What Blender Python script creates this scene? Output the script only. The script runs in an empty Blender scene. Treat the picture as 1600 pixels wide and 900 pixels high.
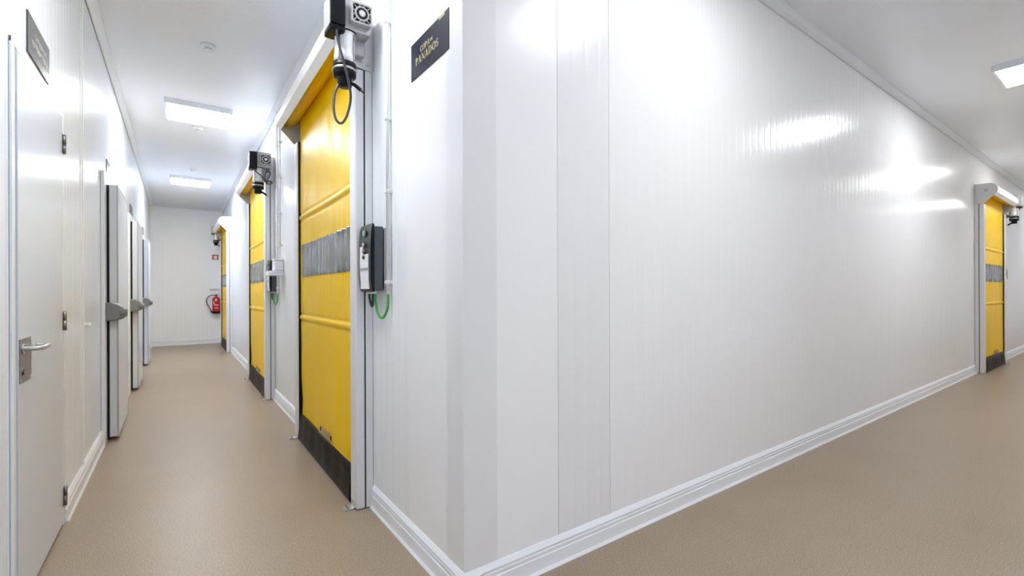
import bpy, bmesh, math, random
from mathutils import Vector, Matrix

random.seed(4)
SC = bpy.context.scene
COL = SC.collection
PI = math.pi

# ------------------------------------------------------------------ materials
def mat(name, color, rough=0.5, metal=0.0, spec=0.5, emit=0.0, coat=0.0):
    m = bpy.data.materials.new(name)
    m.use_nodes = True
    b = m.node_tree.nodes['Principled BSDF']
    b.inputs['Base Color'].default_value = (*color, 1)
    b.inputs['Roughness'].default_value = rough
    b.inputs['Metallic'].default_value = metal
    b.inputs['Specular IOR Level'].default_value = spec
    b.inputs['Coat Weight'].default_value = coat
    if emit:
        b.inputs['Emission Color'].default_value = (1, 1, 1, 1)
        b.inputs['Emission Strength'].default_value = emit
    return m

def math_node(nt, op, a, b=None, c=None):
    n = nt.nodes.new('ShaderNodeMath'); n.operation = op
    for i, v in enumerate((a, b, c)):
        if v is None: continue
        if isinstance(v, (int, float)): n.inputs[i].default_value = v
        else: nt.links.new(v, n.inputs[i])
    return n.outputs[0]

def ribbed(name, color, axis, pitch, rough=0.20, depth=0.0008, width=0.22, strength=0.7, wob=0.0008):
    """painted sheet panel with fine pressed lines running across `axis`"""
    m = mat(name, color, rough, spec=.3)
    nt = m.node_tree; b = nt.nodes['Principled BSDF']
    g = nt.nodes.new('ShaderNodeNewGeometry')
    s = nt.nodes.new('ShaderNodeSeparateXYZ'); nt.links.new(g.outputs['Position'], s.inputs[0])
    t = math_node(nt, 'DIVIDE', s.outputs['XYZ'.index(axis)], pitch)
    fr = math_node(nt, 'FRACT', t)
    d = math_node(nt, 'ABSOLUTE', math_node(nt, 'SUBTRACT', fr, 0.5))
    mr = nt.nodes.new('ShaderNodeMapRange'); mr.interpolation_type = 'SMOOTHSTEP'
    nt.links.new(d, mr.inputs['Value'])
    mr.inputs['From Min'].default_value = 0.0; mr.inputs['From Max'].default_value = width
    h = mr.outputs[0]
    # slow sheet-metal waviness, stretched along the panel
    mp = nt.nodes.new('ShaderNodeVectorMath'); mp.operation = 'MULTIPLY'
    nt.links.new(g.outputs['Position'], mp.inputs[0])
    sc = [0.5, 0.5, 0.5]; sc['XYZ'.index(axis)] = 5.0
    mp.inputs[1].default_value = sc
    nz = nt.nodes.new('ShaderNodeTexNoise'); nz.inputs['Scale'].default_value = 1.6; nz.inputs['Detail'].default_value = 2
    nt.links.new(mp.outputs[0], nz.inputs['Vector'])
    hh = math_node(nt, 'ADD', math_node(nt, 'MULTIPLY', h, depth), math_node(nt, 'MULTIPLY', nz.outputs[0], wob * 3))
    bp = nt.nodes.new('ShaderNodeBump'); bp.inputs['Strength'].default_value = strength; bp.inputs['Distance'].default_value = 1.0
    nt.links.new(hh, bp.inputs['Height']); nt.links.new(bp.outputs[0], b.inputs['Normal'])
    return m

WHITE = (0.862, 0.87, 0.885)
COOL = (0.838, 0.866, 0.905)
M = {}
M['wall_x'] = ribbed('wall_panel_ribs_x', WHITE, 'X', 0.085)
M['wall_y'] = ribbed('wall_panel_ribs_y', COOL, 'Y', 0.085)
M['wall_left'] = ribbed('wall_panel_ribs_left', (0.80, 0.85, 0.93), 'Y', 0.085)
M['wall_far'] = ribbed('wall_panel_far', (0.92, 0.94, 0.965), 'X', 0.085, rough=.4)
M['wall_smooth'] = mat('wall_panel_smooth', (0.82, 0.83, 0.85), 0.25)
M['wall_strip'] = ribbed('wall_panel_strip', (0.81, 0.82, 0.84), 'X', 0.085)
M['wall_bright'] = mat('wall_panel_bright', (0.87, 0.88, 0.90), 0.22, spec=.3)
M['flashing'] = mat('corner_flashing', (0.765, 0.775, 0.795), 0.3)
M['joint'] = mat('joint_sealant', (0.5, 0.5, 0.51), 0.6)
M['ceil_y'] = ribbed('ceiling_panel_a', (0.82, 0.85, 0.91), 'Y', 0.05, rough=0.26, depth=0.0006, wob=0.0004)
M['ceil_x'] = ribbed('ceiling_panel_b', (0.82, 0.84, 0.87), 'X', 0.05, rough=0.26, depth=0.0006, wob=0.0004)
M['trim'] = mat('white_pvc_trim', (0.83, 0.855, 0.90), 0.35)
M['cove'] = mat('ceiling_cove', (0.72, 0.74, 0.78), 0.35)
M['door_paint'] = mat('door_paint', (0.635, 0.685, 0.76), 0.22)
M['frame_white'] = mat('frame_white', (0.80, 0.83, 0.88), 0.3)
M['slab_side'] = mat('slab_side', (0.66, 0.69, 0.75), 0.35)
M['slab_trim'] = mat('slab_trim', (0.42, 0.425, 0.43), 0.35, 0.3)
M['black'] = mat('black_rubber', (0.008, 0.008, 0.008), 0.6, spec=0.2)
M['black_gloss'] = mat('black_plastic', (0.007, 0.008, 0.010), 0.3, spec=0.16)
M['skirt'] = mat('black_curtain_skirt', (0.006, 0.006, 0.0055), 0.4, spec=0.08)
M['alu'] = mat('grey_coated_column', (0.74, 0.755, 0.78), 0.33, 0.1)
M['alu_light'] = mat('light_coated_column', (0.72, 0.73, 0.745), 0.3, 0.1)
M['hood'] = mat('hood_white', (0.80, 0.805, 0.81), 0.3)
M['plate'] = mat('end_plate_grey', (0.62, 0.625, 0.635), 0.4, 0.3)
M['steel'] = mat('brushed_steel', (0.50, 0.50, 0.50), 0.28, 0.9)
M['steel_dark'] = mat('dark_steel', (0.22, 0.22, 0.22), 0.32, 0.8)
M['zinc'] = mat('zinc_bracket', (0.62, 0.62, 0.62), 0.35, 0.8)
M['cast'] = mat('cast_aluminium', (0.43, 0.43, 0.435), 0.42, 0.4)
M['motor'] = mat('motor_housing', (0.74, 0.74, 0.76), 0.28, 0.3)
M['slate'] = mat('slate_plastic', (0.075, 0.09, 0.105), 0.4)
M['label_white'] = mat('label_white', (0.82, 0.82, 0.86), 0.5)
M['green'] = mat('green_cable', (0.05, 0.36, 0.07), 0.4)
M['green_btn'] = mat('green_button', (0.08, 0.5, 0.3), 0.4)
M['red_btn'] = mat('red_button', (0.45, 0.03, 0.05), 0.4)
M['cable'] = mat('dark_cable', (0.035, 0.037, 0.045), 0.4)
M['pipe'] = mat('white_conduit', (0.78, 0.785, 0.795), 0.35)
M['handle_grey'] = mat('grey_handle_plastic', (0.21, 0.215, 0.21), 0.32)
M['navy'] = mat('navy_sign', (0.022, 0.026, 0.042), 0.24)
M['gold'] = mat('gold_lettering', (0.62, 0.55, 0.33), 0.35, 0.4)
M['dim_gold'] = mat('grey_gold_lettering', (0.55, 0.52, 0.46), 0.2)
M['sign_grey'] = mat('grey_sign', (0.06, 0.06, 0.062), 0.2)
M['red'] = mat('extinguisher_red', (0.52, 0.022, 0.02), 0.25)
M['sign_red'] = mat('sign_red', (0.50, 0.06, 0.03), 0.4)
M['sticker'] = mat('sticker', (0.45, 0.38, 0.22), 0.5)
M['orange'] = mat('orange_print', (0.75, 0.22, 0.03), 0.5)
M['lamp'] = mat('lamp_diffuser', (0.9, 0.9, 0.9), 0.4, emit=26.0)
M['lamp'].node_tree.nodes['Principled BSDF'].inputs['Emission Color'].default_value = (0.97, 0.985, 1.0, 1)
def brighter_lamp(name, k):
    m = M['lamp'].copy(); m.name = name
    m.node_tree.nodes['Principled BSDF'].inputs['Emission Strength'].default_value = 26.0 * k
    return m
M['lamp_boost'] = brighter_lamp('lamp_diffuser_boost', 1.35); M['lamp_boost_max'] = brighter_lamp('lamp_diffuser_boost_max', 1.75); M['lamp_dim'] = brighter_lamp('lamp_diffuser_dim', .78)
M['vinyl_grey'] = mat('grey_clear_vinyl', (0.12, 0.128, 0.135), 0.1, spec=.35)

def vinyl():
    m = mat('yellow_vinyl', (0.90, 0.575, 0.0), 0.36, spec=0.12)
    nt = m.node_tree; b = nt.nodes['Principled BSDF']
    tc = nt.nodes.new('ShaderNodeTexCoord')
    mp = nt.nodes.new('ShaderNodeMapping'); mp.inputs['Scale'].default_value = (2.2, 1, 0.9)
    nt.links.new(tc.outputs['Object'], mp.inputs[0])
    nz = nt.nodes.new('ShaderNodeTexNoise'); nz.inputs['Scale'].default_value = 1.6; nz.inputs['Detail'].default_value = 1.5
    nt.links.new(mp.outputs[0], nz.inputs['Vector'])
    bp = nt.nodes.new('ShaderNodeBump'); bp.inputs['Strength'].default_value = 0.7; bp.inputs['Distance'].default_value = 0.03
    nt.links.new(nz.outputs[0], bp.inputs['Height']); nt.links.new(bp.outputs[0], b.inputs['Normal'])
    return m
M['yellow'] = vinyl()

def floor_mat():
    m = mat('beige_resin_floor', (0.38, 0.29, 0.2), 0.36)
    nt = m.node_tree; b = nt.nodes['Principled BSDF']
    g = nt.nodes.new('ShaderNodeNewGeometry')
    n1 = nt.nodes.new('ShaderNodeTexNoise'); n1.inputs['Scale'].default_value = 190; n1.inputs['Detail'].default_value = 2
    n2 = nt.nodes.new('ShaderNodeTexNoise'); n2.inputs['Scale'].default_value = 2.3; n2.inputs['Detail'].default_value = 3
    n3 = nt.nodes.new('ShaderNodeTexVoronoi'); n3.inputs['Scale'].default_value = 130
    for n in (n1, n2, n3): nt.links.new(g.outputs['Position'], n.inputs['Vector'])
    cr = nt.nodes.new('ShaderNodeValToRGB')
    e = cr.color_ramp.elements
    e[0].position = 0.34; e[0].color = (0.235, 0.176, 0.120, 1)
    e[1].position = 0.66; e[1].color = (0.435, 0.345, 0.247, 1)
    k = e.new(0.5); k.color = (0.335, 0.258, 0.180, 1)
    nt.links.new(n1.outputs[0], cr.inputs[0])
    mx = nt.nodes.new('ShaderNodeMix'); mx.data_type = 'RGBA'; mx.blend_type = 'MULTIPLY'; mx.inputs['Factor'].default_value = 0.35
    c2 = nt.nodes.new('ShaderNodeValToRGB')
    c2.color_ramp.elements[0].position = 0.3; c2.color_ramp.elements[0].color = (0.86, 0.82, 0.76, 1)
    c2.color_ramp.elements[1].position = 0.7; c2.color_ramp.elements[1].color = (1, 1, 1, 1)
    nt.links.new(n2.outputs[0], c2.inputs[0])
    nt.links.new(cr.outputs[0], mx.inputs['A']); nt.links.new(c2.outputs[0], mx.inputs['B'])
    nt.links.new(mx.outputs['Result'], b.inputs['Base Color'])
    bp = nt.nodes.new('ShaderNodeBump'); bp.inputs['Strength'].default_value = 0.03; bp.inputs['Distance'].default_value = 0.002
    nt.links.new(n1.outputs[0], bp.inputs['Height']); nt.links.new(bp.outputs[0], b.inputs['Normal'])
    return m
M['floor'] = floor_mat()

# ------------------------------------------------------------------ mesh helpers
class B:
    """collects shapes into one mesh"""
    def __init__(s): s.bm = bmesh.new(); s.mats = []
    def mi(s, m):
        if m not in s.mats: s.mats.append(m)
        return s.mats.index(m)
    def _new(s, faces, m, smooth=False):
        i = s.mi(m)
        for f in faces: f.material_index = i; f.smooth = smooth
    def box(s, x0, x1, y0, y1, z0, z1, m, bev=0.0, seg=2):
        t = bmesh.new()
        bmesh.ops.create_cube(t, size=1)
        for v in t.verts:
            v.co = Vector(((x0 + x1) / 2 + v.co.x * (x1 - x0), (y0 + y1) / 2 + v.co.y * (y1 - y0), (z0 + z1) / 2 + v.co.z * (z1 - z0)))
        if bev: bmesh.ops.bevel(t, geom=list(t.edges), offset=bev, segments=seg, affect='EDGES', profile=0.5)
        s.merge(t, m); return s
    def merge(s, t, m, smooth=False):
        i = s.mi(m); mp = {}
        t.normal_update()
        for v in t.verts: mp[v] = s.bm.verts.new(v.co)
        for f in t.faces:
            try: n = s.bm.faces.new([mp[v] for v in f.verts])
            except ValueError: continue
            n.material_index = i; n.smooth = smooth or f.smooth
        t.free()
    def prism(s, pts, axis, a0, a1, m, smooth=False):
        """polygon pts in the two other axes (in xyz order), extruded along axis"""
        def P(p, a):
            q = list(p); q.insert('xyz'.index(axis), a); return Vector(q)
        r0 = [s.bm.verts.new(P(p, a0)) for p in pts]; r1 = [s.bm.verts.new(P(p, a1)) for p in pts]
        n = len(pts); fs = []
        for i in range(n): fs.append(s.bm.faces.new((r0[i], r0[(i + 1) % n], r1[(i + 1) % n], r1[i])))
        caps = [s.bm.faces.new(r0), s.bm.faces.new(r1[::-1])]
        s._new(fs, m, smooth); s._new(caps, m); return s
    def ring(s, rings, m, smooth=True, cap=True, closed=True):
        vs = [[s.bm.verts.new(c) for c in r] for r in rings]
        n = len(vs[0]); fs = []
        for a, b in zip(vs, vs[1:]):
            for i in range(n if closed else n - 1):
                fs.append(s.bm.faces.new((a[i], a[(i + 1) % n], b[(i + 1) % n], b[i])))
        s._new(fs, m, smooth)
        if cap and closed: s._new([s.bm.faces.new(vs[0][::-1]), s.bm.faces.new(vs[-1])], m)
        return s
    def cyl(s, p0, p1, r0, m, r1=None, n=24):
        r1 = r0 if r1 is None else r1
        p0, p1 = Vector(p0), Vector(p1); d = (p1 - p0).normalized()
        a = d.orthogonal().normalized(); b = d.cross(a)
        R = lambda p, r: [p + (a * math.cos(2 * PI * i / n) + b * math.sin(2 * PI * i / n)) * r for i in range(n)]
        return s.ring([R(p0, r0), R(p1, r1)], m)
    def lathe(s, prof, c, m, n=32):
        """(radius, z) profile around a vertical axis at c"""
        return s.ring([[Vector((c[0] + r * math.cos(2 * PI * i / n), c[1] + r * math.sin(2 * PI * i / n), c[2] + z)) for i in range(n)] for r, z in prof], m)
    def tube(s, pts, r, m, n=10, sub=6, smooth=True, flat=None):
        pts = [Vector(p) for p in pts]
        if sub > 1 and len(pts) > 2:
            q = []
            for i in range(len(pts) - 1):
                p0 = pts[max(i - 1, 0)]; p1 = pts[i]; p2 = pts[i + 1]; p3 = pts[min(i + 2, len(pts) - 1)]
                for k in range(sub):
                    t = k / sub
                    q.append(0.5 * ((2 * p1) + (p2 - p0) * t + (2 * p0 - 5 * p1 + 4 * p2 - p3) * t * t + (3 * p1 - p0 - 3 * p2 + p3) * t ** 3))
            pts = q + [pts[-1]]
        t = (pts[1] - pts[0]).normalized(); a = t.orthogonal().normalized(); rings = []
        for i, p in enumerate(pts):
            d = (pts[min(i + 1, len(pts) - 1)] - pts[max(i - 1, 0)]).normalized()
            a = (a - d * a.dot(d)).normalized(); b = d.cross(a)
            rr = r(i / (len(pts) - 1)) if callable(r) else r
            rings.append([p + (a * math.cos(2 * PI * k / n) + b * math.sin(2 * PI * k / n) * (flat or 1)) * rr for k in range(n)])
        return s.ring(rings, m)
    def build(s, name, parent=None, loc=None):
        bmesh.ops.recalc_face_normals(s.bm, faces=list(s.bm.faces))
        me = bpy.data.meshes.new(name); s.bm.to_mesh(me); s.bm.free()
        for m in s.mats: me.materials.append(m)
        o = bpy.data.objects.new(name, me); COL.objects.link(o)
        if parent is not None: o.parent = parent
        if loc: o.location = loc
        return o

def tag(o, label, cat, group=None, kind='thing'):
    o['label'] = label; o['category'] = cat; o['kind'] = kind
    if group: o['group'] = group
    return o
def thing(name, label, cat, loc=(0, 0, 0), rz=0.0, group=None):
    o = bpy.data.objects.new(name, None); COL.objects.link(o)
    o.location = loc; o.rotation_euler = (0, 0, rz); o.empty_display_size = 0.1
    return tag(o, label, cat, group)
def struct(o, label=None, cat=None):
    o['kind'] = 'structure'
    if label: o['label'] = label
    if cat: o['category'] = cat
    return o
def copy_tree(o, parent=None):
    kids = [c for c in list(COL.objects) if c.parent == o]
    c = o.copy(); COL.objects.link(c); c.parent = parent
    for k in kids: copy_tree(k, c)
    return c

# ------------------------------------------------------------------ room
XL, XA, YB = -0.50, 0.905, 1.585         # left wall, corridor right wall, wall of the wide corridor
YE, YN, XR, H = 13.35, -0.42, 17.0, 3.25

YS, XB = -3.5, 1.7                        # unseen passage added behind the viewer, opened up to even out the light
struct(B().box(XL - .15, XR + .15, YS - .15, YE + .15, -.1, 0, M['floor']).build('floor'), 'beige speckled resin floor running through both corridors', 'floor')
struct(B().box(XL, XA, YB, YE, H, H + .1, M['ceil_y']).build('ceiling'), 'glossy white panel ceiling of the narrow corridor', 'ceiling')
struct(B().box(XL, XR, YS, YB, H, H + .1, M['ceil_x']).build('ceiling_right'), 'glossy white panel ceiling over the wide wall on the right', 'ceiling')
struct(B().box(XL - .1, XL, YS - .1, YE + .1, 0, H + .1, M['wall_left']).build('wall_left'), 'white panel wall with the hinged door and cold room doors', 'wall')
struct(B().box(XB, XR + .1, YN - .1, YN, 0, H + .1, M['wall_x']).build('wall_back'), 'white panel wall behind the viewer', 'wall')
struct(B().box(XB, XB + .1, YS - .1, YN - .1, 0, H + .1, M['wall_y']).box(XL - .1, XB + .1, YS - .1, YS, 0, H + .1, M['wall_x']).build('wall_south'), 'white walls of the unseen passage added behind the viewer', 'wall')
struct(B().box(XR, XR + .1, YN, YB + .3, 0, H + .1, M['wall_y']).build('wall_right'), 'white end wall of the right corridor', 'wall')
struct(B().box(XL - .1, XA + .1, YE, YE + .1, 0, H + .1, M['wall_far']).build('wall_far'), 'white end wall with the fire extinguisher', 'wall')
# the outer corner block: its two faces are separate walls
struct(B().box(XA, XA + .12, 2.12, YE, 0, H + .1, M['wall_y'])
       .box(XA, XA + .05, YB, 2.12, 0, H, M['wall_bright']).build('wall_middle_left'), 'white panel wall carrying the row of yellow roll doors', 'wall')
wb = B()
wb.box(1.732, XR, YB, YB + .12, 0, H + .1, M['wall_x'])
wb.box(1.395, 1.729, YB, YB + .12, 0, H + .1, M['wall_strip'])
wb.box(XA + .05, 1.392, YB, YB + .12, 0, H + .1, M['wall_bright'])
wb.box(1.38, 1.74, YB + .004, YB + .1, 0, H, M['joint'])
struct(wb.build('wall_middle_right'), 'wide white ribbed panel wall in the centre', 'wall')
fl = B()
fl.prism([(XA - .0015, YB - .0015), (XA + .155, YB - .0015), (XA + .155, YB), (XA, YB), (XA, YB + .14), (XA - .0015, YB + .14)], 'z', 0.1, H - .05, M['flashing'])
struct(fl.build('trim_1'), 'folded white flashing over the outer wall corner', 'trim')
# panel cover strip on the left wall
struct(B().box(XL, XL + .004, 3.99, 4.075, 0.1, H - .05, M['wall_smooth'], .001, 1).box(XL + .003, XL + .009, 4.035, 4.055, .1, H - .05, M['trim'], .002, 1).build('trim_2'), 'narrow white cover strip over the panel joint', 'trim')

SK = [(0, 0), (.026, 0), (.023, .006), (.018, .014), (.0165, .03), (.0155, .066), (.011, .069), (.011, .074), (.0145, .077), (.0145, .086), (.011, .089), (.011, .094), (.0155, .098), (.0155, .102), (.003, .122), (0, .122)]
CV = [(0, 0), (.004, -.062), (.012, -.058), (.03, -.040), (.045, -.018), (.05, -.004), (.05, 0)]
def run(name, prof, wall, a0, a1, z=0.0, m0=0, m1=0, label=None, off=0.0):
    """sweep a (depth, z) profile along a wall; m0/m1 mitre the ends by depth"""
    b = B(); r = []
    for a, mi in ((a0, m0), (a1, m1)):
        ring = []
        for d, h in prof:
            d2 = d + (off if d > 0 else 0)
            t = a + mi * d2
            if wall == 'A': p = (XA - d2, t, z + h)
            elif wall == 'B': p = (t, YB - d2, z + h)
            elif wall == 'L': p = (XL + d2, t, z + h)
            elif wall == 'E': p = (t, YE - d2, z + h)
            ring.append(Vector(p))
        r.append(ring)
    b.ring(r, M['cove' if z else 'trim'], smooth=False)
    return struct(b.build(name), label)
run('baseboard_middle_left', SK, 'A', YB + .07, 2.612, m0=0)
run('baseboard_middle_left', SK, 'A', 4.288, 5.897)
run('baseboard_middle_left', SK, 'A', 7.573, 11.017)
run('baseboard_middle_left', SK, 'A', 12.693, YE)
run('baseboard_middle_right', SK, 'B', XA + .07, 9.487)
run('baseboard_middle_right', SK, 'B', 11.163, XR)
run('baseboard_corner_left', SK, 'A', YB, YB + .072, m0=-1, off=.002)
run('baseboard_corner_right', SK, 'B', XA, XA + .072, m0=-1, off=.002)
run('baseboard_left', SK, 'L', 3.40, 4.928)
run('baseboard_left', SK, 'L', 6.055, 7.338)
run('baseboard_left', SK, 'L', 8.465, 9.748)
run('baseboard_left', SK, 'L', 10.875, YE)
run('baseboard_far', SK, 'E', XL, XA)
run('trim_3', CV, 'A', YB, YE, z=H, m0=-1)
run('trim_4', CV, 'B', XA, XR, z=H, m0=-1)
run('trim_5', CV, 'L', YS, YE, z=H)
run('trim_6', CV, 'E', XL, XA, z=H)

# ------------------------------------------------------------------ lettering
def serif_text(s, size, x0=0.0):
    """high-contrast serif capitals as 2D polygons; returns (polys, width), baseline at y=0, unit = cap height"""
    T, t, sv = .20, .055, .07
    polys = []; x = x0
    def q(*p): polys.append([(x + a, b) for a, b in p])
    def rect(a0, a1, b0, b1): q((a0, b0), (a1, b0), (a1, b1), (a0, b1))
    def stem(a, w, b0=0, b1=1):
        rect(a, a + w, b0, b1); rect(a - sv, a + w + sv, b0, b0 + .04); rect(a - sv, a + w + sv, b1 - .04, b1)
    def arc(cx, cy, rx, ry, a0, a1, wx, wy, n=20):
        for i in range(n):
            u, v = [math.radians(a0 + (a1 - a0) * k / n) for k in (i, i + 1)]
            o = lambda a: (cx + rx * math.cos(a), cy + ry * math.sin(a))
            n_ = lambda a: (cx + (rx - wx) * math.cos(a), cy + (ry - wy) * math.sin(a))
            q(o(u), o(v), n_(v), n_(u))
    def bar(p, r, w):
        q((p[0], p[1]), (p[0] + w, p[1]), (r[0] + w, r[1]), (r[0], r[1]))
    for ch in s:
        if ch == ' ': x += .3; continue
        if ch == 'O': arc(.43, .5, .43, .51, 0, 360, T, t, 32); w = .86
        elif ch == 'C': arc(.43, .5, .43, .51, 48, 318, T, t, 28); rect(.69, .74, .66, .95); rect(.69, .74, .08, .3); w = .78
        elif ch == 'D': stem(.07, T); arc(.25, .5, .58, .5, -90, 90, T, t); w = .86
        elif ch == 'P': stem(.07, T); arc(.27, .73, .36, .27, -90, 90, T, t); w = .66
        elif ch == 'E':
            stem(.07, T); rect(.2, .6, 0, t); rect(.2, .6, 1 - t, 1); rect(.2, .48, .47, .47 + t); rect(.55, .6, 0, .24); rect(.55, .6, .76, 1); rect(.44, .48, .38, .62); w = .66
        elif ch == 'A':
            bar((.06, 0), (.38, 1), t * 1.2); bar((.56, 0), (.30, 1), T * 1.05); rect(.16, .66, .3, .3 + t); rect(-.02, .2, 0, .04); rect(.5, .85, 0, .04); w = .84
        elif ch == 'N':
            stem(.07, t); stem(.72, t); bar((.58, 0), (.07, 1), T); w = .86
        elif ch == 'S':
            pts = []
            for i in range(33):
                k = i / 32
                a = k * 2 * PI
                yy = .97 - .94 * k; xx = .29 + .24 * math.sin(-a * 1.0 + PI * 0.0) * (1 if True else 0)
                pts.append((xx, yy, .045 + .15 * math.exp(-((k - .5) / .2) ** 2)))
            # spine of an S: upper bowl left, lower bowl right
            P = [(.50, .83), (.42, .95), (.27, .975), (.12, .88), (.10, .73), (.22, .6), (.38, .47), (.47, .34), (.45, .14), (.30, .03), (.14, .05), (.05, .19)]
            W = [.04, .05, .06, .12, .16, .19, .21, .18, .13, .06, .05, .04]
            for (a, b), (c, d), wa, wb2 in zip(P, P[1:], W, W[1:]):
                dx, dy = c - a, d - b; L = math.hypot(dx, dy); nx, ny = -dy / L, dx / L
                q((a + nx * wa / 2, b + ny * wa / 2), (c + nx * wb2 / 2, d + ny * wb2 / 2), (c - nx * wb2 / 2, d - ny * wb2 / 2), (a - nx * wa / 2, b - ny * wa / 2))
            rect(.47, .51, .72, .95); rect(.04, .08, .06, .32); w = .56
        x += w + .09
    return [[(a * size, b * size) for a, b in p] for p in polys], (x - .09) * size

def letters(name, parent, items, m, depth=.0012):
    """items: (text, cap height, x, z, target width); plane is local x/z, facing +y"""
    b = B()
    for text, size, x, z, width in items:
        polys, w = serif_text(text, size)
        k = width / w
        for j, p in enumerate(polys):
            b.prism([(x + a * k, z + c) for a, c in p], 'y', 0.0, depth + .00001 * (j % 7), m)
    return b.build(name, parent)

def font_mesh(name, text, size, width, loc, parent, m, shear=0.0):
    cu = bpy.data.curves.new(name, 'FONT'); cu.body = text; cu.size = size; cu.extrude = .0005; cu.shear = shear
    t = bpy.data.objects.new(name, cu); COL.objects.link(t)
    me = bpy.data.meshes.new_from_object(t.evaluated_get(bpy.context.evaluated_depsgraph_get()))
    bpy.data.objects.remove(t); bpy.data.curves.remove(cu)
    xs = [v.co.x for v in me.vertices]; k = width / (max(xs) - min(xs)); x0 = min(xs)
    for v in me.vertices: v.co = Vector(((v.co.x - x0) * k, v.co.z, v.co.y))
    me.materials.clear(); me.materials.append(m); me.name = name
    o = bpy.data.objects.new(name, me); COL.objects.link(o); o.parent = parent; o.location = loc
    return o

# ------------------------------------------------------------------ yellow roll doors
W = 1.67
def roll_door(mirror=False):
    root = thing('roll_door', 'x', 'door')
    X = (lambda u: W - u) if mirror else (lambda u: u)     # motor end sits at u = 0
    def bx(b, u0, u1, *r, **k):
        a, c = sorted((X(u0), X(u1))); return b.box(a, c, *r, **k)
    # guide columns, each with its floor foot
    for u0, inner in ((0.0, 1), (W - .11, -1)):
        b = B()
        b.box(X(u0) if not mirror else X(u0) - .11, (X(u0) + .11) if not mirror else X(u0), 0.002, .043, .004, 2.47, M['alu'], .003, 1)
        a = X(u0) if not mirror else X(u0) - .11
        b.box(a + .004, a + .106, .04, .056, .004, 2.47, M['black'])
        b.box(a, a + .11, .050, .098, .004, 2.47, M['alu'], .006, 2)
        b.box(a + .012, a + .098, .096, .1005, .01, 2.46, M['alu_light'], .002, 1)
        o = b.build('side_column', root)
        f = B()
        c = a + .055
        f.box(c - .03, c + .03, .098, .152, .001, .007, M['zinc'], .001, 1)
        f.box(c - .03, c + .03, .098, .103, .001, .05, M['zinc'], .001, 1)
        for s in (-.016, .016): f.cyl((c + s, .135, .006), (c + s, .135, .014), .006, M['steel_dark'], n=6)
        f.build('foot_bracket', o)
    # dark lining behind the curtain and the brush seals
    b = B(); b.box(.10, W - .10, .003, .02, .003, 2.5, M['black'])
    for a, c in ((.105, .118), (W - .118, W - .105)): b.box(a, c, .02, .09, .004, 2.47, M['black'])
    b.build('guide_lining', root)
    # curtain
    def disp(u, z):
        e = min(max((u - .11) / .1, 0), 1) * min(max((W - .11 - u) / .1, 0), 1)
        v = .074
        for zc in (1.835, 1.013):
            d = abs(z - zc)
            if d < .019: v += .009 * math.sqrt(max(0, 1 - (d / .019) ** 2))
            v -= .004 * math.exp(-((d - .027) / .010) ** 2)
        pk = 0.0
        if z <= 1.345: pk = math.exp(-(1.345 - z) / .14)
        elif z >= 1.61: pk = math.exp(-(z - 1.61) / .07)
        else: pk = 1.25 * math.exp(-(z - 1.345) / .045) + 1.25 * math.exp(-(1.61 - z) / .045) + .12
        v += e * pk * .0046 * math.sin(u * 58 + 2.3 * math.sin(u * 7) + 1.2 * math.sin(u * 17)) * (.7 + .3 * math.sin(u * 5 + 1))
        v += e * .007 * math.sin(u * 3.1 + z * 1.3) * math.sin(z * 3.7 + .8)
        return v
    def edge(z, s):
        k = .045 * math.exp(-((z - .33) / .16) ** 2) + .018 * math.exp(-((z - .75) / .2) ** 2)
        return k if s else 0.0
    def sheet(name, u0, u1, z0, z1, nu, nz, m, off, pull=True, rnd=0.0):
        b = B(); rows = []
        for j in range(nz + 1):
            z = z0 + (z1 - z0) * j / nz
            row = []
            for i in range(nu + 1):
                t = i / nu
                a, c = u0, u1
                if pull: c = u1 - edge(z, True)
                if rnd:
                    for zz, sg in ((z0, 1), (z1, -1)):
                        d = (z - zz) * sg
                        if d < rnd:
                            ins = rnd - math.sqrt(max(0, rnd ** 2 - (rnd - d) ** 2)); a, c = max(a, u0 + ins), min(c, u1 - ins)
                u = a + (c - a) * t
                row.append(b.bm.verts.new((X(u), disp(u, z) + off, z)))
            rows.append(row)
        fs = []
        for r, s in zip(rows, rows[1:]):
            for i in range(nu): fs.append(b.bm.faces.new((r[i], r[i + 1], s[i + 1], s[i])))
        b._new(fs, m, True)
        o = b.build(name, root)
        md = o.modifiers.new('thickness', 'SOLIDIFY'); md.thickness = .002; md.offset = 0
        return o
    cur = sheet('curtain', .112, W - .125, .19, 2.672, 190, 270, M['yellow'], 0.0)
    win = sheet('vision_window', .16, W - .20, 1.345, 1.61, 200, 40, M['vinyl_grey'], .0035, pull=False, rnd=.03)
    # black weighted bottom edge
    b = B()
    n = 40; rings = []
    for i in range(n + 1):
        u = .112 + (W - .224) * i / n
        w = .0035 * math.sin(u * 11) + .002 * math.sin(u * 29)
        rings.append([Vector((X(u), y, z)) for y, z in ((.060, .006), (.098, .006), (.100, .018), (.094 + w, .08), (.088 + w, .15), (.083, .214), (.07, .214), (.06, .1))])
    b.ring(rings, M['skirt'], smooth=True)
    b.build('bottom_skirt', root)
    # maker's sticker just above the black edge
    st = B()
    bx(st, .56, .90, .0872, .0890, .218, .231, M['sticker']); bx(st, .57, .89, .0885, .0900, .224, .229, M['black_gloss'])
    rr = random.Random(3)
    for i in range(9):
        u = .58 + i * .034; hgt = rr.choice((.03, .038, .044))
        bx(st, u, u + rr.choice((.012, .02)), .0835, .0890, .238, .238 + hgt, M[rr.choice(('sticker', 'sticker', 'black_gloss', 'sticker'))])
    st.build('printed_sticker', root)
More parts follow.
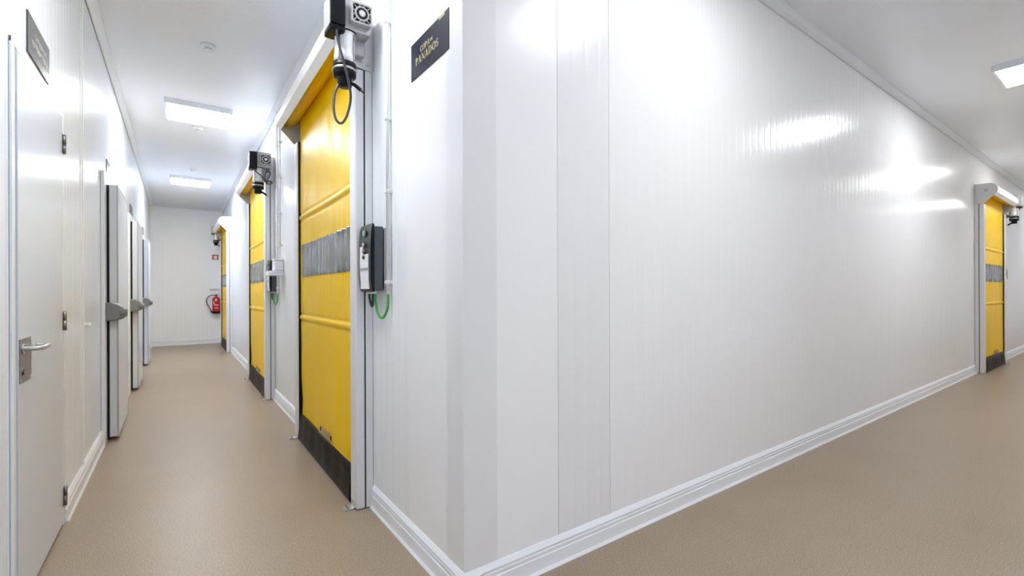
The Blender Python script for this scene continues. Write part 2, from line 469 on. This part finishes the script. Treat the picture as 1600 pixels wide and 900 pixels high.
    # hood: end plates, cover, rolled-up curtain
    prof = [(.002, 2.763), (.17, 2.757), (.200, 2.744), (.224, 2.722), (.238, 2.695), (.243, 2.66), (.237, 2.617), (.20, 2.579)]
    ins = [(y - (.004 if y > .05 else 0), z - .004) for y, z in prof]
    ins[-1] = (.197, 2.582); ins[-2] = (.232, 2.619)
    b = B()
    n = len(prof)
    for i in range(n - 1):
        b.prism([prof[i], prof[i + 1], ins[i + 1], ins[i]], 'x', .005, W - .005, M['hood'])
    b.build('hood_cover', root)
    ep = prof + [(.14, 2.516), (.105, 2.478), (.002, 2.47)]
    for u0, u1, out in ((-.003, .003, -1), (W - .003, W + .003, 1)):
        a, c = sorted((X(u0), X(u1)))
        b = B(); b.prism(ep, 'x', a, c, M['plate'])
        sd = (-1 if a < W / 2 else 1); f = a if sd < 0 else c
        if out > 0:
            b.cyl((f, .125, 2.662), (f + sd * .004, .125, 2.662), .026, M['plate']); b.cyl((f + sd * .003, .125, 2.662), (f + sd * .006, .125, 2.662), .019, M['steel_dark'])
            b.cyl((f + sd * .004, .125, 2.662), (f + sd * .007, .125, 2.662), .012, M['plate'])
        for y, z in ((.03, 2.745), (.03, 2.5), (.18, 2.74), (.225, 2.64), (.07, 2.62), (.185, 2.66), (.06, 2.515)):
            b.cyl((f, y, z), (f + sd * .005, y, z), .006, M['steel'], n=8)
        b.box(min(f, f + sd * .03), max(f, f + sd * .03), .001, .004, 2.475, 2.775, M['plate'])
        b.build('end_plate', root)
    b = B()
    b.cyl((.004 if not mirror else W - .004, .135, 2.675), (W - .004 if not mirror else .004, .135, 2.675), .062, M['yellow'], n=40)
    b.build('curtain_roll', root)
    # drive: gear housing, motor barrel, terminal box, worm wheel face, cable, crank
    g = B()
    bx(g, -.135, -.006, .055, .245, 2.598, 2.768, M['cast'], bev=.008)
    bx(g, -.168, -.13, .062, .168, 2.628, 2.732, M['cast'], bev=.004, seg=1)
    bx(g, -.05, -.004, .06, .13, 2.52, 2.6, M['cast'], bev=.004, seg=1)
    mo = g.build('drive_unit', root)
    b = B(); ax = (X(-.085), .18)
    b.lathe([(.056, 2.604), (.056, 2.592), (.059, 2.592), (.059, 2.584), (.0535, 2.584), (.0535, 2.57), (.050, 2.566), (.050, 2.478), (.053, 2.472), (.053, 2.43)], (*ax, 0), M['motor'], 40)
    b.lathe([(.056, 2.597), (.0605, 2.596), (.0605, 2.588), (.056, 2.587)], (*ax, 0), M['black_gloss'], 40)
    for k in range(4):
        a = PI / 4 + k * PI / 2
        b.cyl((ax[0] + .055 * math.cos(a), ax[1] + .055 * math.sin(a), 2.44), (ax[0] + .055 * math.cos(a), ax[1] + .055 * math.sin(a), 2.585), .004, M['steel'], n=8)
    b.build('motor_barrel', mo)
    b = B(); b.lathe([(.05, 2.434), (.059, 2.432), (.059, 2.405), (.057, 2.40), (.059, 2.395), (.059, 2.372), (.055, 2.362), (.04, 2.360), (.037, 2.355), (.037, 2.318), (.034, 2.312), (.001, 2.312)], (*ax, 0), M['black_gloss'], 40)
    b.lathe([(.058, 2.404), (.0615, 2.402), (.0615, 2.393), (.058, 2.391)], (*ax, 0), M['steel'], 40)
    b.build('brake_cap', mo)
    b = B()
    bx(b, -.145, -.03, .215, .272, 2.585, 2.752, M['cast'], bev=.005)
    bx(b, -.165, -.142, .196, .270, 2.595, 2.752, M['black_gloss'], bev=.004)
    bx(b, -.16, -.04, .195, .274, 2.565, 2.598, M['black_gloss'], bev=.008)
    b.build('terminal_box', mo)
    b = B(); gy, gz, f = .115, 2.68, -.168
    bx(b, f - .003, f + .002, gy - .046, gy + .046, gz - .046, gz + .046, M['black_gloss'])
    for s in (-1, 1):
        for a0, a1, b0, b1 in ((gy - .05, gy + .05, gz + s * .05 - .004, gz + s * .05 + .004), (gy + s * .05 - .004, gy + s * .05 + .004, gz - .05, gz + .05)):
            bx(b, f - .008, f, a0, a1, b0, b1, M['cast'])
    for k in range(12):
        a = k * PI / 6 + PI / 12; r0, r1 = .03, (.058 if k % 3 == 1 else .05)
        p0 = (X(f - .004), gy + r0 * math.cos(a), gz + r0 * math.sin(a)); p1 = (X(f - .004), gy + r1 * math.cos(a), gz + r1 * math.sin(a))
        b.tube([p0, p1], .003, M['cast'], n=6, sub=1)
    for r, h, mm in ((.038, .009, 'cast'), (.029, .011, 'black_gloss'), (.017, .0125, 'steel'), (.008, .014, 'motor')):
        b.cyl((X(f), gy, gz), (X(f - h), gy, gz), r, M[mm], n=32)
    for sy in (-1, 1):
        for sz in (-1, 1): b.cyl((X(f), gy + sy * .046, gz + sz * .046), (X(f - .011), gy + sy * .046, gz + sz * .046), .007, M['cast'], n=10)
    b.build('gear_face', mo)
    b = B()
    b.tube([(X(-.10), .16, 2.335), (X(-.115), .135, 2.322), (X(-.12), .105, 2.300)], .014, M['black_gloss'], n=8, sub=4, flat=.6)
    b.tube([(X(-.12), .105, 2.300), (X(-.12), .09, 2.29)], .004, M['black_gloss'], n=6, sub=1)
    b.build('release_handle', mo)
    return root, mo, X

def motor_cable(mo, X, long_loop):
    if long_loop:
        p = [(-.15, .24, 2.58), (-.155, .234, 2.52), (-.16, .215, 2.44), (-.165, .19, 2.34), (-.16, .172, 2.26), (-.15, .172, 2.20), (-.145, .19, 2.13), (-.14, .215, 2.095), (-.13, .238, 2.115), (-.115, .245, 2.18), (-.10, .235, 2.26), (-.09, .212, 2.315), (-.085, .20, 2.325)]
    else:
        p = [(-.14, .255, 2.575), (-.155, .235, 2.56), (-.16, .20, 2.53), (-.16, .15, 2.49), (-.15, .118, 2.44), (-.14, .10, 2.46), (-.13, .075, 2.51), (-.12, .065, 2.55), (-.12, .09, 2.565), (-.13, .115, 2.54), (-.13, .12, 2.48), (-.12, .10, 2.43), (-.10, .06, 2.43), (-.08, .04, 2.45), (-.07, .06, 2.47), (-.08, .09, 2.455), (-.10, .10, 2.43)]
    B().tube([(X(u), v, z) for u, v, z in p], .0065, M['cable'], n=10, sub=8).build('power_cable', mo)

d1, mo1, X1 = roll_door()
cab_parent = mo1
d2 = copy_tree(d1); d4 = copy_tree(d1)
d3, mo3, X3 = roll_door(mirror=True)
motor_cable(mo1, X1, True)
for d in (d2, d4):
    mo = [c for c in COL.objects if c.parent == d and c.name.startswith('drive_unit')][0]
    motor_cable(mo, X1, False)
motor_cable(mo3, X3, False)
GD = 'yellow roll doors'
for d, y in ((d1, 2.615), (d2, 5.90), (d3, 11.02)):
    d.location = (XA, y, 0); d.rotation_euler = (0, 0, PI / 2)
d4.location = (11.16, YB, 0); d4.rotation_euler = (0, 0, PI)
tag(d1, 'tall yellow roll door nearest the corner sign, hanging cable loop at its motor', 'door', GD)
tag(d2, 'yellow roll door between the big one and the far one, with short curled motor cable', 'door', GD)
tag(d3, 'narrow looking yellow roll door beside the fire extinguisher at the corridor end', 'door', GD)
tag(d4, 'yellow roll door alone on the wide white wall of the right corridor', 'door', GD)

# ------------------------------------------------------------------ control boxes beside the roll doors
def control_box(mirror=False):
    root = thing('control_box', 'x', 'control box')
    X = (lambda u: -u) if mirror else (lambda u: u)
    def bx(b, u0, u1, *r, **k):
        a, c = sorted((X(u0), X(u1))); return b.box(a, c, *r, **k)
    # local x: 0 .. .185 towards the door; y out of the wall; z = 0 at box bottom
    b = B(); bx(b, .004, .18, .001, .012, .01, .34, M['cast']); bx(b, .01, .17, .010, .02, .02, .33, M['black'])
    b.build('back_plate', root)
    b = B(); bx(b, 0, .185, .018, .070, .006, .345, M['slate'], bev=.004)
    b.build('housing', root)
    b = B()
    pr = [(.066, 0), (.080, .004), (.086, .06), (.088, .17), (.086, .27), (.081, .335), (.074, .36), (.066, .352)]
    a, c = sorted((X(-.002), X(.187))); b.prism(pr, 'x', a, c, M['black_gloss'])
    lid = b.build('front_cover', root)
    b = B()
    pr = [(.080, .014), (.0845, .03), (.0885, .09), (.0905, .17), (.0895, .20), (.086, .20), (.085, .015)]
    a, c = sorted((X(.03), X(.165))); b.prism(pr, 'x', a, c, M['label_white'])
    a, c = sorted((X(.12), X(.165))); b.prism([(.0855, .195), (.0897, .195), (.089, .245), (.0855, .245)], 'x', a, c, M['label_white'])
    bx(b, .04, .155, .0895, .0915, .115, .128, M['cast'])
    b.build('instruction_label', lid)
    for z, mm, r in ((.312, 'green_btn', .018), (.252, 'label_white', .012), (.216, 'red_btn', .012), (.185, 'black', .012)):
        k = B(); y = .083 if z > .3 else .0865
        k.cyl((X(.095), y, z), (X(.095), y + .008, z - .001), r, M['steel_dark']); k.cyl((X(.095), y + .007, z), (X(.095), y + .010, z), r * .8, M[mm])
        k.build('push_button', lid)
    for u in (.05, .085, .14): B().cyl((X(u), .045, -.012), (X(u), .045, .008), .011, M['label_white'], n=12).build('cable_gland', root)
    b = B(); b.tube([(X(.05), .045, -.01), (X(.045), .045, -.06), (X(.01), .04, -.125), (X(-.03), .03, -.135), (X(-.062), .02, -.09), (X(-.068), .0185, -.045), (X(-.068), .0185, -.013)], .0068, M['green'], n=12, sub=8)
    b.build('green_cable', root)
    b = B(); b.tube([(X(.085), .045, -.01), (X(.088), .045, -.05), (X(.10), .043, -.078), (X(.125), .043, -.07), (X(.14), .045, -.03), (X(.14), .045, -.008)], .007, M['cable'], n=10, sub=6)
    b.build('black_cable', root)
    return root
c1 = control_box(); c2 = copy_tree(c1); c4 = copy_tree(c1)
c3 = control_box(True)
GC = 'door control boxes'
for c, y in ((c1, 2.405), (c2, 5.69)):
    c.location = (XA, y, 1.222); c.rotation_euler = (0, 0, PI / 2)
c3.location = (XA, 11.02 + W + .21, 1.222); c3.rotation_euler = (0, 0, PI / 2)
c4.location = (11.16 + .21, YB, 1.222); c4.rotation_euler = (0, 0, PI)
tag(c1, 'large slate control box with green button and cable loop near the corner', 'control box', GC)
tag(c2, 'dark control box partly behind the white dispenser', 'control box', GC)
tag(c3, 'thin sliver of control box behind the farthest roll door', 'control box', GC)
tag(c4, 'small grey control box on the wall beyond the right corridor roll door', 'control box', GC)

# ------------------------------------------------------------------ conduits
def conduit(y, z0, z1, clips, label):
    root = thing('conduit_pipe', label, 'pipe', (XA - .0185, y, 0), group='white wall conduits')
    B().cyl((0, 0, z0), (0, 0, z1), .0095, M['pipe'], n=16).build('tube', root)
    for z in clips:
        b = B(); b.box(-.014, .0185, -.014, .014, z - .009, z + .009, M['pipe'], .003, 2)
        b.build('pipe_clip', root)
    return root
conduit(2.337, 1.21, 3.19, (1.27, 1.74, 2.12, 2.62), 'white conduit pipe running down to the large control box')
conduit(5.622, 1.21, 3.19, (1.27, 1.72, 2.06, 2.44, 2.82), 'white conduit pipe running down to the half hidden control box')
conduit(5.46, 1.56, 3.19, (1.72, 2.06, 2.44, 2.82), 'white conduit pipe ending above the white dispenser')
t = thing('wall_mount_dispenser', 'white wall dispenser with a tray in front of the second control box', 'dispenser', (XA, 5.36, 1.395))
b = B(); b.box(-.085, -.001, 0, .17, .055, .155, M['frame_white'], .006); b.build('body', t)
b = B(); b.box(-.088, -.002, -.003, .173, .158, .176, M['frame_white'], .004); b.box(-.08, -.004, .004, .166, .15, .16, M['black']); b.build('lid', t)
b = B(); b.box(-.145, -.001, -.005, .18, 0, .05, M['frame_white'], .005); b.box(-.12, -.01, -.0065, .1, .024, .029, M['joint']); b.build('drip_tray', t)

# ------------------------------------------------------------------ signs
def sign(name_loc, w, h, m, label, rz, group=None):
    t = thing('wall_sign', label, 'sign', name_loc, rz, group)
    B().box(0, w, 0.0, .004, 0, h, m, .0008, 1).build('plate', t)
    return t
# on the corridor's right wall local x runs towards +Y; text must run from far (left) to near (right)
s = sign((XA, 2.067, 2.212), .377, .170, M['navy'], 'dark navy sign with gold lettering COPA DE PANADOS by the corner', 0)

s.location = (XA, 2.067, 2.212); s.rotation_euler = (0, 0, 0)
for c in list(COL.objects):
    if c.parent == s:
        bm = bmesh.new(); bm.from_mesh(c.data)
        for v in bm.verts: v.co = Vector((-v.co.y, -v.co.x, v.co.z))
        bmesh.ops.recalc_face_normals(bm, faces=list(bm.faces)); bm.to_mesh(c.data); bm.free()
L = letters('lettering', s, [('COPA', .026, .104, .098, .096), ('DE', .014, .206, .104, .024), ('PANADOS', .034, .053, .054, .230)], M['gold'])
br = B()
for i in range(7):
    x = .292 + i * .0072
    br.prism([(x, .157), (x + .004, .157), (x + .007, .166 + .002 * (i % 2)), (x + .003, .166 + .002 * (i % 2))], 'y', 0, .0012, M['gold'])
br.prism([(.29, .156), (.344, .158), (.345, .160), (.29, .158)], 'y', 0, .001, M['gold'])
br = br.build('small_emblem', s)
for o in (L, br):
    bm = bmesh.new(); bm.from_mesh(o.data)
    for v in bm.verts: v.co = Vector((-v.co.y - .004, -v.co.x, v.co.z))
    bmesh.ops.recalc_face_normals(bm, faces=list(bm.faces)); bm.to_mesh(o.data); bm.free()

# left wall: faces +X; reading direction runs towards +Y
def left_sign(y, z, w, h, label, words):
    t = thing('wall_sign', label, 'sign', (XL, y, z), 0, 'grey signs along the left wall')
    B().box(0, .006, 0, w, 0, h, M['sign_grey'], .0008, 1).build('plate', t)
    for i, (txt, x, zz, size, width) in enumerate(words):
        o = font_mesh('lettering', txt, size, width, (0, 0, 0), t, M['dim_gold'])
        for v in o.data.vertices: v.co = Vector((.0054 if v.co.y < 0 else .0068, x + v.co.x, zz + v.co.z))
    return t
left_sign(2.70, 2.212, .392, .170, 'grey sign with faint lettering above the hinged white door', [('CÂMARA DE', .11, .098, .03, .20), ('MATÉRIAS PRIMAS', .065, .05, .04, .30)])
left_sign(5.31, 2.245, .40, .135, 'grey sign above the nearest cold room door', [])
left_sign(7.74, 2.225, .40, .145, 'grey sign above the middle cold room door', [])
left_sign(10.29, 2.235, .38, .14, 'grey sign above the farthest cold room door', [])
t = thing('wall_sign', 'small grey sign high beside the farthest roll door', 'sign', (XA, 10.42, 2.20))
B().box(-.006, 0, 0, .38, 0, .175, mat('pale_grey_sign', (.33, .34, .36), .3), .0008, 1).build('plate', t)

# ------------------------------------------------------------------ hinged door on the left
d = bpy.data.objects.new('door_1', None); COL.objects.link(d); d.location = (XL, 2.51, 0)
struct(d, 'plain white hinged door with steel lever handle on the left wall', 'door')
B().box(.001, .012, 0, .845, .022, 2.135, M['door_paint'], .001, 1).build('door_leaf', d)
b = B()
b.box(.001, .006, -.028, -.006, 0, 2.16, M['alu_light'], .001, 1); b.box(.001, .0105, -.062, -.030, 0, 2.165, M['frame_white'], .002, 1)
b.box(.0005, .002, -.03, .86, 0, 2.15, M['joint']); b.box(.001, .009, -.062, .885, 2.141, 2.165, M['frame_white'], .002, 1)
b.box(.001, .0105, .853, .885, 0, 2.165, M['frame_white'], .002, 1)
b.build('door_frame', d)
for z in (.155, 1.075, 2.002):
    b = B(); b.cyl((.017, .852, z - .05), (.017, .852, z - .001), .0085, M['steel_dark'], n=12); b.cyl((.017, .852, z + .001), (.017, .852, z + .05), .0085, M['steel_dark'], n=12)
    b.box(.0105, .014, .825, .88, z - .048, z + .048, M['steel_dark'], .001, 1)
    b.build('hinge', d)
b = B(); b.box(.011, .0145, .006, .178, .875, 1.045, M['steel_dark'], .001, 1)
for y, z in ((.018, 1.033), (.166, 1.033), (.018, .887), (.166, .887)): b.cyl((.014, y, z), (.016, y, z), .004, M['steel'], n=8)
b.cyl((.014, .046, .925), (.0165, .046, .925), .009, M['steel']); b.box(.014, .0165, .042, .050, .905, .925, M['black'])
b.cyl((.016, .046, .925), (.0175, .046, .925), .004, M['black'])
pl = b.build('lock_plate', d)
b = B(); b.tube([(.012, .05, 1.005), (.045, .05, 1.005), (.062, .058, 1.005), (.066, .085, 1.005), (.066, .15, 1.005), (.064, .178, 1.005), (.052, .192, 1.005), (.026, .194, 1.005)], .0095, M['steel'], n=14, sub=6)
b.cyl((.0135, .05, 1.005), (.018, .05, 1.005), .018, M['steel'])
b.build('lever_handle', d)
t = B(); t.cyl((0, 0, 0), (.012, 0, 0), .014, M['trim'], n=16); t.cyl((.012, 0, 0), (.038, 0, 0), .010, M['trim'], r1=.012, n=16)
tag(t.build('wall_bumper', None, (XL + .001, 4.085, 1.012)), 'small white round door stop peg on the left wall', 'door stop')

# ------------------------------------------------------------------ cold room doors
def cold_door():
    t = thing('cold_room_door', 'x', 'door')
    w, z1 = .90, 2.115
    b = B()
    b.box(.001, .026, -.13, -.002, 0, 2.205, M['frame_white'], .003, 1); b.box(.001, .026, w + .002, w + .09, 0, 2.205, M['frame_white'], .003, 1)
    b.box(.001, .0255, -.13, w + .09, z1 + .004, 2.205, M['frame_white'], .003, 1)
    b.build('door_frame', t)
    B().box(.010, .044, .004, w - .004, .012, z1 - .004, M['black'], .003, 1).build('rubber_gasket', t)
    b = B(); b.box(.042, .097, 0, w, .03, z1, M['slab_side'], .002, 1)
    lf = b.build('door_leaf', t)
    b = B()
    b.box(.095, .0985, 0.012, w - .012, .042, z1 - .012, M['door_paint'], .001, 1); lf2 = b.build('front_skin', lf)
    b = B()
    for a, c in ((-.0012, .008), (w - .008, w + .0012)): b.box(.0885, .0992, a, c, .030, z1, M['slab_trim'])
    for a, c in ((.0285, .038), (z1 - .008, z1 + .001)): b.box(.0885, .0992, -.001, w + .001, a, c, M['slab_trim'])
    b.build('edge_trim', lf)
    # latch: strike wraps the leaf edge, pad and knob stand off the face
    b = B()
    out = [(.010, -.078), (.055, -.080), (.085, -.078), (.105, -.073), (.130, -.066), (.149, -.054), (.155, -.03), (.154, .006), (.144, .026), (.118, .048), (.098, .062), (.075, .071), (.045, .073), (.010, .070)]
    st = [(-.098, .84), (-.085, .95), (-.06, 1.0), (-.01, 1.0)]
    rings = []
    for y, k in st: rings.append([Vector(((x - .07) * k + .07, y, 1.070 + z * k)) for x, z in out])
    b.ring(rings, M['handle_grey'], smooth=True)
    h = b.build('latch_handle', t)
    b = B()
    rings = []
    for y, k in ((-.012, 1), (.10, .95), (.20, .8), (.235, .5)):
        rings.append([Vector((.099 + (x - .099) * k, y, 1.070 + z * k * .92)) for x, z in ((.0995, -.07), (.120, -.060), (.142, -.035), (.148, -.005), (.142, .022), (.120, .044), (.0995, .058))])
    b.ring(rings, M['handle_grey'], smooth=True); b.build('latch_pad', h)
    b = B(); b.cyl((.108, -.102, 1.062), (.108, -.085, 1.062), .001, M['handle_grey'])
    b.cyl((.116, -.084, 1.058), (.160, -.084, 1.058), .036, M['handle_grey'], r1=.030); b.cyl((.159, -.084, 1.058), (.163, -.084, 1.058), .026, M['steel_dark'])
    b.build('release_knob', h)
    return t
e1 = cold_door(); e2 = copy_tree(e1); e3 = copy_tree(e1)
for e, y, l in ((e1, 5.06, 'nearest of the three thick white cold room doors, long grey latch handle'), (e2, 7.47, 'middle of the three thick white cold room doors on the left wall'), (e3, 9.88, 'farthest of the three thick white cold room doors, by the end wall')):
    e.location = (XL, y, 0); tag(e, l, 'door', 'cold room doors')

# ------------------------------------------------------------------ ceiling lamps and detectors
def lamp(glow='lamp'):
    t = thing('ceiling_light', 'x', 'light')
    b = B(); r = .305
    for x0, x1, y0, y1 in ((-r, r, -r, -r + .02), (-r, r, r - .02, r), (-r, -r + .02, -r + .02, r - .02), (r - .02, r, -r + .02, r - .02)):
        b.box(x0, x1, y0, y1, -.052, 0, M['frame_white'])
    b.box(-r + .01, r - .01, -r + .01, r - .01, -.02, -.001, M['frame_white'])
    b.build('housing', t)
    B().box(-r + .02, r - .02, -r + .02, r - .02, -.050, -.03, M[glow]).build('diffuser', t)
    return t
l0 = lamp(); first = True; glow = {(.195, 6.31): 'lamp_boost', (.20, 10.2): 'lamp_boost_max', (2.28, .585): 'lamp_dim', (.45, -1.65): 'lamp_boost'}
for x, y, lab in ((.195, 6.31, 'larger looking square ceiling light in the narrow corridor'), (.20, 10.2, 'square ceiling light nearest the corridor end wall'), (.195, 2.40, 'square ceiling light above the nearest roll door'),
                  (6.32, .585, 'square ceiling light over the right corridor'), (2.28, .585, 'square ceiling light above the wide white wall'), (10.38, .585, 'square ceiling light by the right corridor roll door'), (14.4, .585, 'square ceiling light at the right corridor end'), (.45, -1.65, 'square fill light added in the unseen passage behind the viewer')):  # last lamp is unseen, added to brighten the lower walls
    o = lamp(glow[(x, y)]) if (x, y) in glow else (l0 if first else copy_tree(l0)); first = first and (x, y) in glow
    o.location = (x, y, H); tag(o, lab, 'light', 'ceiling lights')
def detector():
    t = thing('smoke_detector', 'x', 'smoke detector')
    B().lathe([(.052, 0), (.054, -.006), (.052, -.016), (.044, -.024), (.030, -.030)], (0, 0, 0), M['frame_white']).build('base', t)
    b = B(); b.lathe([(.028, -.028), (.028, -.040), (.024, -.046), (.001, -.047)], (0, 0, 0), M['frame_white'])
    for k in range(6):
        a = k * PI / 3; b.cyl((.0275 * math.cos(a), .0275 * math.sin(a), -.041), (.0275 * math.cos(a), .0275 * math.sin(a), -.034), .004, M['joint'], n=8)
    b.build('sensor_head', t)
    return t
s0 = detector(); first = True
for y, lab in ((4.55, 'round smoke detector nearest the viewer on the ceiling'), (6.90, 'smoke detector just behind the bigger ceiling light'), (9.26, 'smoke detector in front of the far ceiling light')):
    o = s0 if first else copy_tree(s0); first = False
    o.location = (.21, y, H); tag(o, lab, 'smoke detector', 'smoke detectors')

# ------------------------------------------------------------------ end wall: extinguisher and its signs
t = thing('fire_extinguisher', 'red fire extinguisher with black hose hanging on the end wall', 'fire extinguisher', (.752, YE - .1, .715))
b = B(); b.lathe([(.070, .05), (.079, .052), (.080, .07), (.080, .335), (.075, .365), (.058, .392), (.030, .408), (.022, .412), (.022, .425)], (0, 0, 0), M['red'], 36)
b.build('cylinder', t)
b = B(); b.lathe([(.074, 0), (.082, .003), (.083, .05), (.080, .058)], (0, 0, 0), M['black'], 36); b.build('base_ring', t)
b = B(); b.lathe([(.018, .42), (.02, .43), (.02, .452), (.012, .46), (.001, .46)], (0, 0, 0), M['black_gloss'], 20)
b.cyl((-.02, 0, .443), (-.045, 0, .443), .009, M['black_gloss']); b.build('valve', t)
b = B(); b.tube([(.0, -.005, .455), (.04, -.012, .472), (.085, -.02, .480)], .006, M['steel'], n=8, sub=4, flat=1.6); b.tube([(.0, -.005, .437), (.05, -.012, .435), (.095, -.02, .424)], .006, M['steel'], n=8, sub=4, flat=1.6)
b.build('squeeze_lever', t)
b = B(); b.tube([(-.04, 0, .443), (-.10, -.01, .438), (-.16, -.02, .40), (-.196, -.025, .325), (-.185, -.03, .25), (-.15, -.035, .17), (-.115, -.04, .10), (-.10, -.04, .06)], .0095, M['black'], n=10, sub=6)
b.tube([(-.105, -.04, .075), (-.098, -.04, .04)], .014, M['black'], n=10, sub=1); b.box(-.11, -.06, -.05, -.02, .022, .05, M['black'], .004, 1)
b.build('hose', t)
b = B()
R = .0805
def wrap(a0, a1, z0, z1, m):
    n = 8; p = [(R * math.sin(a0 + (a1 - a0) * i / n), -R * math.cos(a0 + (a1 - a0) * i / n)) for i in range(n + 1)]
    vs = [[b.bm.verts.new((x, y, z)) for x, y in p] for z in (z0, z1)]
    b._new([b.bm.faces.new((vs[0][i], vs[0][i + 1], vs[1][i + 1], vs[1][i])) for i in range(n)], m, True)
for a0, a1, z0, z1 in ((-.3, .1, .31, .345), (-.75, -.62, .22, .30), (-.62, -.45, .215, .235), (-.4, -.2, .195, .215), (-.15, .1, .195, .215), (.2, .5, .195, .215), (-.5, .5, .13, .14)):
    wrap(a0, a1, z0, z1, M['label_white'])
b.build('printed_label', t)
B().box(-.03, .03, .078, .0995, .30, .36, M['steel_dark'], .002, 1).build('wall_hook', t)

t = thing('fire_sign', 'small red square fire sign with white pictogram on the end wall', 'sign', (.678, YE, 2.012))
B().box(0, .128, -.004, -.0005, 0, .123, M['sign_red'], .0008, 1).build('plate', t)
b = B(); b.box(.028, .10, -.0052, -.0038, .014, .030, M['label_white']); b.prism([(.05, .03), (.098, .03), (.10, .085), (.088, .1), (.06, .1), (.05, .085)], 'y', -.0052, -.0038, M['label_white'])
b.prism([(.028, .06), (.04, .05), (.056, .088), (.05, .096), (.03, .085)], 'y', -.0051, -.0038, M['label_white'])
b.build('pictogram', t)
t = thing('notice_strip', 'thin pale strip with small dark marks above the fire extinguisher', 'sign', (.632, YE, 1.25))
B().box(0, .21, -.003, -.0005, 0, .062, M['frame_white'], .0005, 1).build('plate', t)
b = B(); b.box(.004, .206, -.0042, -.0028, .05, .057, M['steel_dark'])
for x0, x1 in ((.004, .012), (.03, .040), (.052, .075), (.09, .098), (.112, .117), (.138, .15), (.185, .195)): b.box(x0, x1, -.0042, -.0028, .01 if x1 - x0 < .012 else .022, .042, M['steel_dark'])
b.build('printed_marks', t)

# ------------------------------------------------------------------ camera, world, colour
f, yaw, rol, ppy = 727.2, .6229, -.0035, 455.5
Fv = Vector((math.sin(yaw), math.cos(yaw), 0)); R0 = Vector((math.cos(yaw), -math.sin(yaw), 0)); U0 = Vector((0, 0, 1))
Rv = R0 * math.cos(rol) + U0 * math.sin(rol); Uv = -R0 * math.sin(rol) + U0 * math.cos(rol)
cam = bpy.data.cameras.new('camera'); co = bpy.data.objects.new('camera', cam); COL.objects.link(co)
cam.sensor_width = 36; cam.lens = f / 1600 * 36; cam.shift_y = (ppy - 450) / 1600; cam.clip_start = .02
co.matrix_world = Matrix(((Rv.x, Uv.x, -Fv.x, 0), (Rv.y, Uv.y, -Fv.y, 0), (Rv.z, Uv.z, -Fv.z, 1.22), (0, 0, 0, 1)))
SC.camera = co
w = bpy.data.worlds.new('world'); SC.world = w; w.use_nodes = True
w.node_tree.nodes['Background'].inputs[0].default_value = (.9, .95, 1, 1); w.node_tree.nodes['Background'].inputs[1].default_value = .3
SC.view_settings.view_transform = 'Standard'; SC.view_settings.look = 'None'; SC.view_settings.gamma = 1; SC.view_settings.use_curve_mapping = False
SC.view_settings.exposure = 0.12
SC.cycles.max_bounces = 16; SC.cycles.diffuse_bounces = 12; SC.cycles.glossy_bounces = 6
SC.cycles.use_denoising = True
